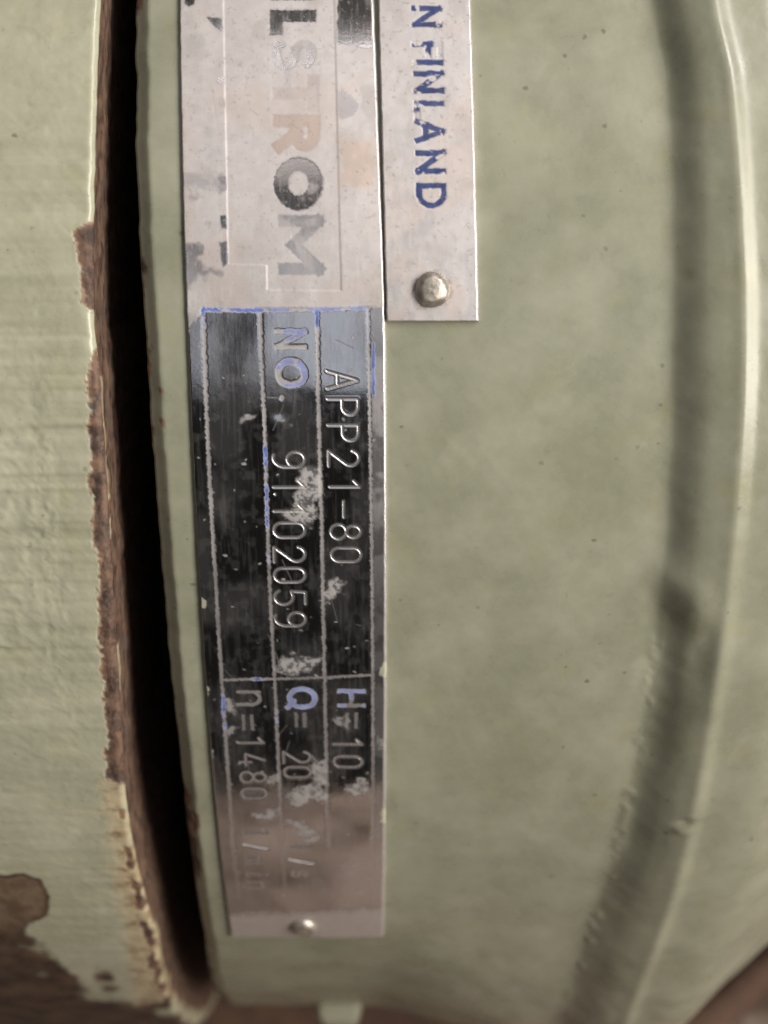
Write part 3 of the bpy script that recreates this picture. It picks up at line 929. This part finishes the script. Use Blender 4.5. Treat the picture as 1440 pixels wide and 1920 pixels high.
for k in range(110):                                       # specks on the polish
    cs, cx = random.uniform(20, 116), random.uniform(-23.5, -1.0)
    rr_ = random.choice([.07, .08, .1, .12, .16])
    r = np_.strokes([[(cx, cs), (cx + random.uniform(-.3, .3), cs + random.uniform(-.15, .15))]], rr_, '', split=False)
    sl, d = r
    w = sstep(-(d - rr_), -0.06, 0.06) * random.uniform(.1, .45)
    A['residue'][sl] = np.maximum(A['residue'][sl], w); A['frost'][sl] = np.maximum(A['frost'][sl], w)
for k in range(26):                                        # hair scratches
    cs, cx = random.uniform(-18, 114), random.uniform(-23, -2)
    a_, L_ = random.uniform(0, math.pi), random.uniform(1, 5)
    r = np_.strokes([[(cx, cs), (cx + L_ * math.cos(a_) * .6, cs + L_ * math.sin(a_))]], .05, '', split=False)
    if r is None: continue
    sl, d = r
    w = sstep(-(d - .06), -0.06, 0.04)
    np_.H[sl] -= 0.006 * w
    A['frost'][sl] = np.maximum(A['frost'][sl], w * .35)
for (cx, cs) in ((0.0, 92.5), (0.05, 93.6), (0.1, 66.6), (-0.1, 67.4), (-24, 70.5), (-23.95, 81.2), (-23.9, 57)):   # green overspray on the rims
    r = np_.strokes([[(cx, cs), (cx, cs + .9)]], .45, '', split=False)
    sl, d = r
    A['green'][sl] = np.maximum(A['green'][sl], sstep(-(d - .4 + (nf2[sl] - .5) * .8), -.1, .1) * .9)
# stains and grime on the frosted upper field, dirt along the rims, dirt and painted contact shade round the rivet
st_ = up * sstep(fbm(X * 0.30, S * 0.22, 5, 811), 0.54, 0.74)
A['dirt_shade'][:] = np.maximum(A['dirt_shade'], 0.22 * st_ + 0.30 * up * sstep(fbm(X * 2.2, S * 2.2, 3, 821), 0.70, 0.80))
A['tan'][:] = np.maximum(A['tan'], up * 0.2 * sstep(fbm(X * 0.16, S * 0.12, 4, 823), 0.50, 0.72))
sl, w = in_poly(np_, [(-5.4, -1.5), (-1.2, -2.0), (-1.0, 4.5), (-5.2, 3.6)], 0.9, 0.9, 91)
A['tan'][sl] = np.maximum(A['tan'][sl], w * .55)
rim_d = np.minimum(X - XL(S), XR(S) - X)
A['dirt_shade'][:] = np.maximum(A['dirt_shade'], 0.5 * np.clip(1 - rim_d / 0.5, 0, 1) * sstep(nf2, .45, .62) * (X < -10) * up)
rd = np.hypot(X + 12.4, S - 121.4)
A['dirt_shade'][:] = np.maximum(A['dirt_shade'], 0.75 * np.clip(1 - np.abs(rd - 2.2) / 0.6, 0, 1) * sstep(nf2, .35, .55))  # dark ring at the rivet foot: dirt with a contact shadow painted in
# a small dint under the caption point, and the sheet's own slight waviness
np_.H -= 0.09 * np.exp(-((X + 13.0) / 1.0) ** 2 - ((S - 31.9) / .8) ** 2)
np_.H += (fbm(X * 0.10, S * 0.06, 3, 601) - .5) * 0.12
np_.H += 0.25 * np.exp(-((X + 12.3) ** 2 + (S - 121.6) ** 2) / 16.0) * 0.3
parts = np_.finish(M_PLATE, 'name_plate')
name_plate = parts[0]
tagged(name_plate, 'long worn shiny name plate stamped APP21-80 and 91102059', 'name plate')


def rivet(Xr_, sr_, rad, height, base_h, parent, label, tilt=(0, 0)):
    n, m = 22, 40
    a = np.linspace(0, 1, n)[:, None]; w = np.linspace(0, 2 * math.pi, m + 1)[None, :]
    rr_ = rad * np.sin(a * math.pi * 0.5) * (1 + 0.03 * np.sin(3 * w + 1) * a)
    hh = height * np.cos(a * math.pi * 0.5) ** 0.9 + 0 * w
    flat = 0.80 * height
    hh = np.where(hh > flat, flat + (hh - flat) * 0.45, hh)
    Xg = Xr_ + rr_ * np.cos(w) + tilt[0] * hh
    Sg = sr_ + rr_ * np.sin(w) + tilt[1] * hh
    hh = hh + (fbm(Xg * 1.1, Sg * 1.1, 3, 9) - .5) * 0.16
    P = to_world(Xg, Sg, hh + base_h + lift_of(Xg, Sg))
    return grid_split(P, Xg, Sg, {}, np.zeros((n - 1, m), int), [('rivet', label)], M_RIVET, parent, flip=True)[0]


rv = rivet(-12.4, 121.4, 2.15, 1.35, 0.52, name_plate, 'domed rivet through the lower end')

# ------------------------------------------------------------------ the narrow plate
FLf = lambda s: -0.10 + 0.0265 * (np.asarray(s) - 0.73)
FRf = lambda s: 11.10 + 0.0252 * (np.asarray(s) - 0.73)
fp = Plate(-45, 20.4, FLf, FRf, 0.125, 0.75)
X, S = fp.X, fp.S
nfa = fbm(X * .5, S * .4, 5, 701)
nfb = fbm(X * 1.2, S * 1.2, 4, 707)
fp.att['frost'][:] = 0.90 - 0.12 * sstep(nfa, .5, .7)
fp.att['residue'][:] = 0.10 * sstep(nfb, .5, .7)
for ch, s0, w_, seed in (('I', -20.0, 1, 0), ('N', -18.2, 1.0, 1), ('F', -13.6, 1.0, 2), ('I', -11.3, 1, 3), ('N', -9.9, 1.0, 4), ('L', -6.2, 1.0, 5), ('A', -3.9, 1.22, 6), ('N', -0.1, 1.06, 7), ('D', 3.9, 1.06, 8)):
    xb = FLf(s0) + 4.32
    gl = fp.glyph(ch, s0, xb, 3.05, w_ * .95 + .1, 0.03)
    r = fp.strokes(gl, 0.37, 'blue_letter', 'worn blue letter %s' % ch, square=True)
    if r is None: continue
    sl, d = r
    Xs, Ss = X[sl], S[sl]
    w = sstep(-(d - .38 + (nfb[sl] - .5) * .25), -.10, .10)
    wear = sstep(fbm(Xs * .8, Ss * .8, 4, 720 + seed), .24, .36)
    if ch == 'F': wear = wear * (1 - sstep(Xs, xb + 2.1, xb + 2.6) * .85)
    if ch == 'L': wear = wear * (1 - sstep(Ss, s0 + .8, s0 + 1.3) * .8)
    fp.att['blue'][sl] = np.maximum(fp.att['blue'][sl], w * wear)
    fp.H[sl] -= 0.03 * w
for k in range(40):
    cs, cx = random.uniform(-20, 20), random.uniform(0, 11)
    rr_ = random.choice([.06, .08, .12])
    sl, d = fp.strokes([[(cx, cs), (cx + .1, cs)]], rr_, '', split=False)
    w = sstep(-(d - rr_), -.06, .06) * random.uniform(.1, .4)
    fp.att['residue'][sl] = np.maximum(fp.att['residue'][sl], w)
fp.att['dirt_shade'][:] = 0.20 * sstep(fbm(X * .35, S * .25, 5, 831), .52, .74) + 0.35 * sstep(fbm(X * 2.2, S * 2.2, 3, 833), .70, .80)
fp.att['tan'][:] = 0.25 * sstep(fbm(X * .2, S * .15, 4, 837), .5, .7)
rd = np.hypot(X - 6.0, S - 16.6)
fp.att['dirt_shade'][:] = np.maximum(fp.att['dirt_shade'], 0.7 * np.clip(1 - np.abs(rd - 2.25) / 0.55, 0, 1) * sstep(nfb, .35, .55))  # same painted contact shade and dirt round this rivet
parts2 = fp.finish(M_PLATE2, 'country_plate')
country = parts2[0]
tagged(country, 'narrow matte metal plate with blue letters IN FINLAND', 'metal plate')
rivet(6.0, 16.6, 2.2, 1.5, 0.82, country, 'domed rivet near the lower end', (0.0, 0.0))
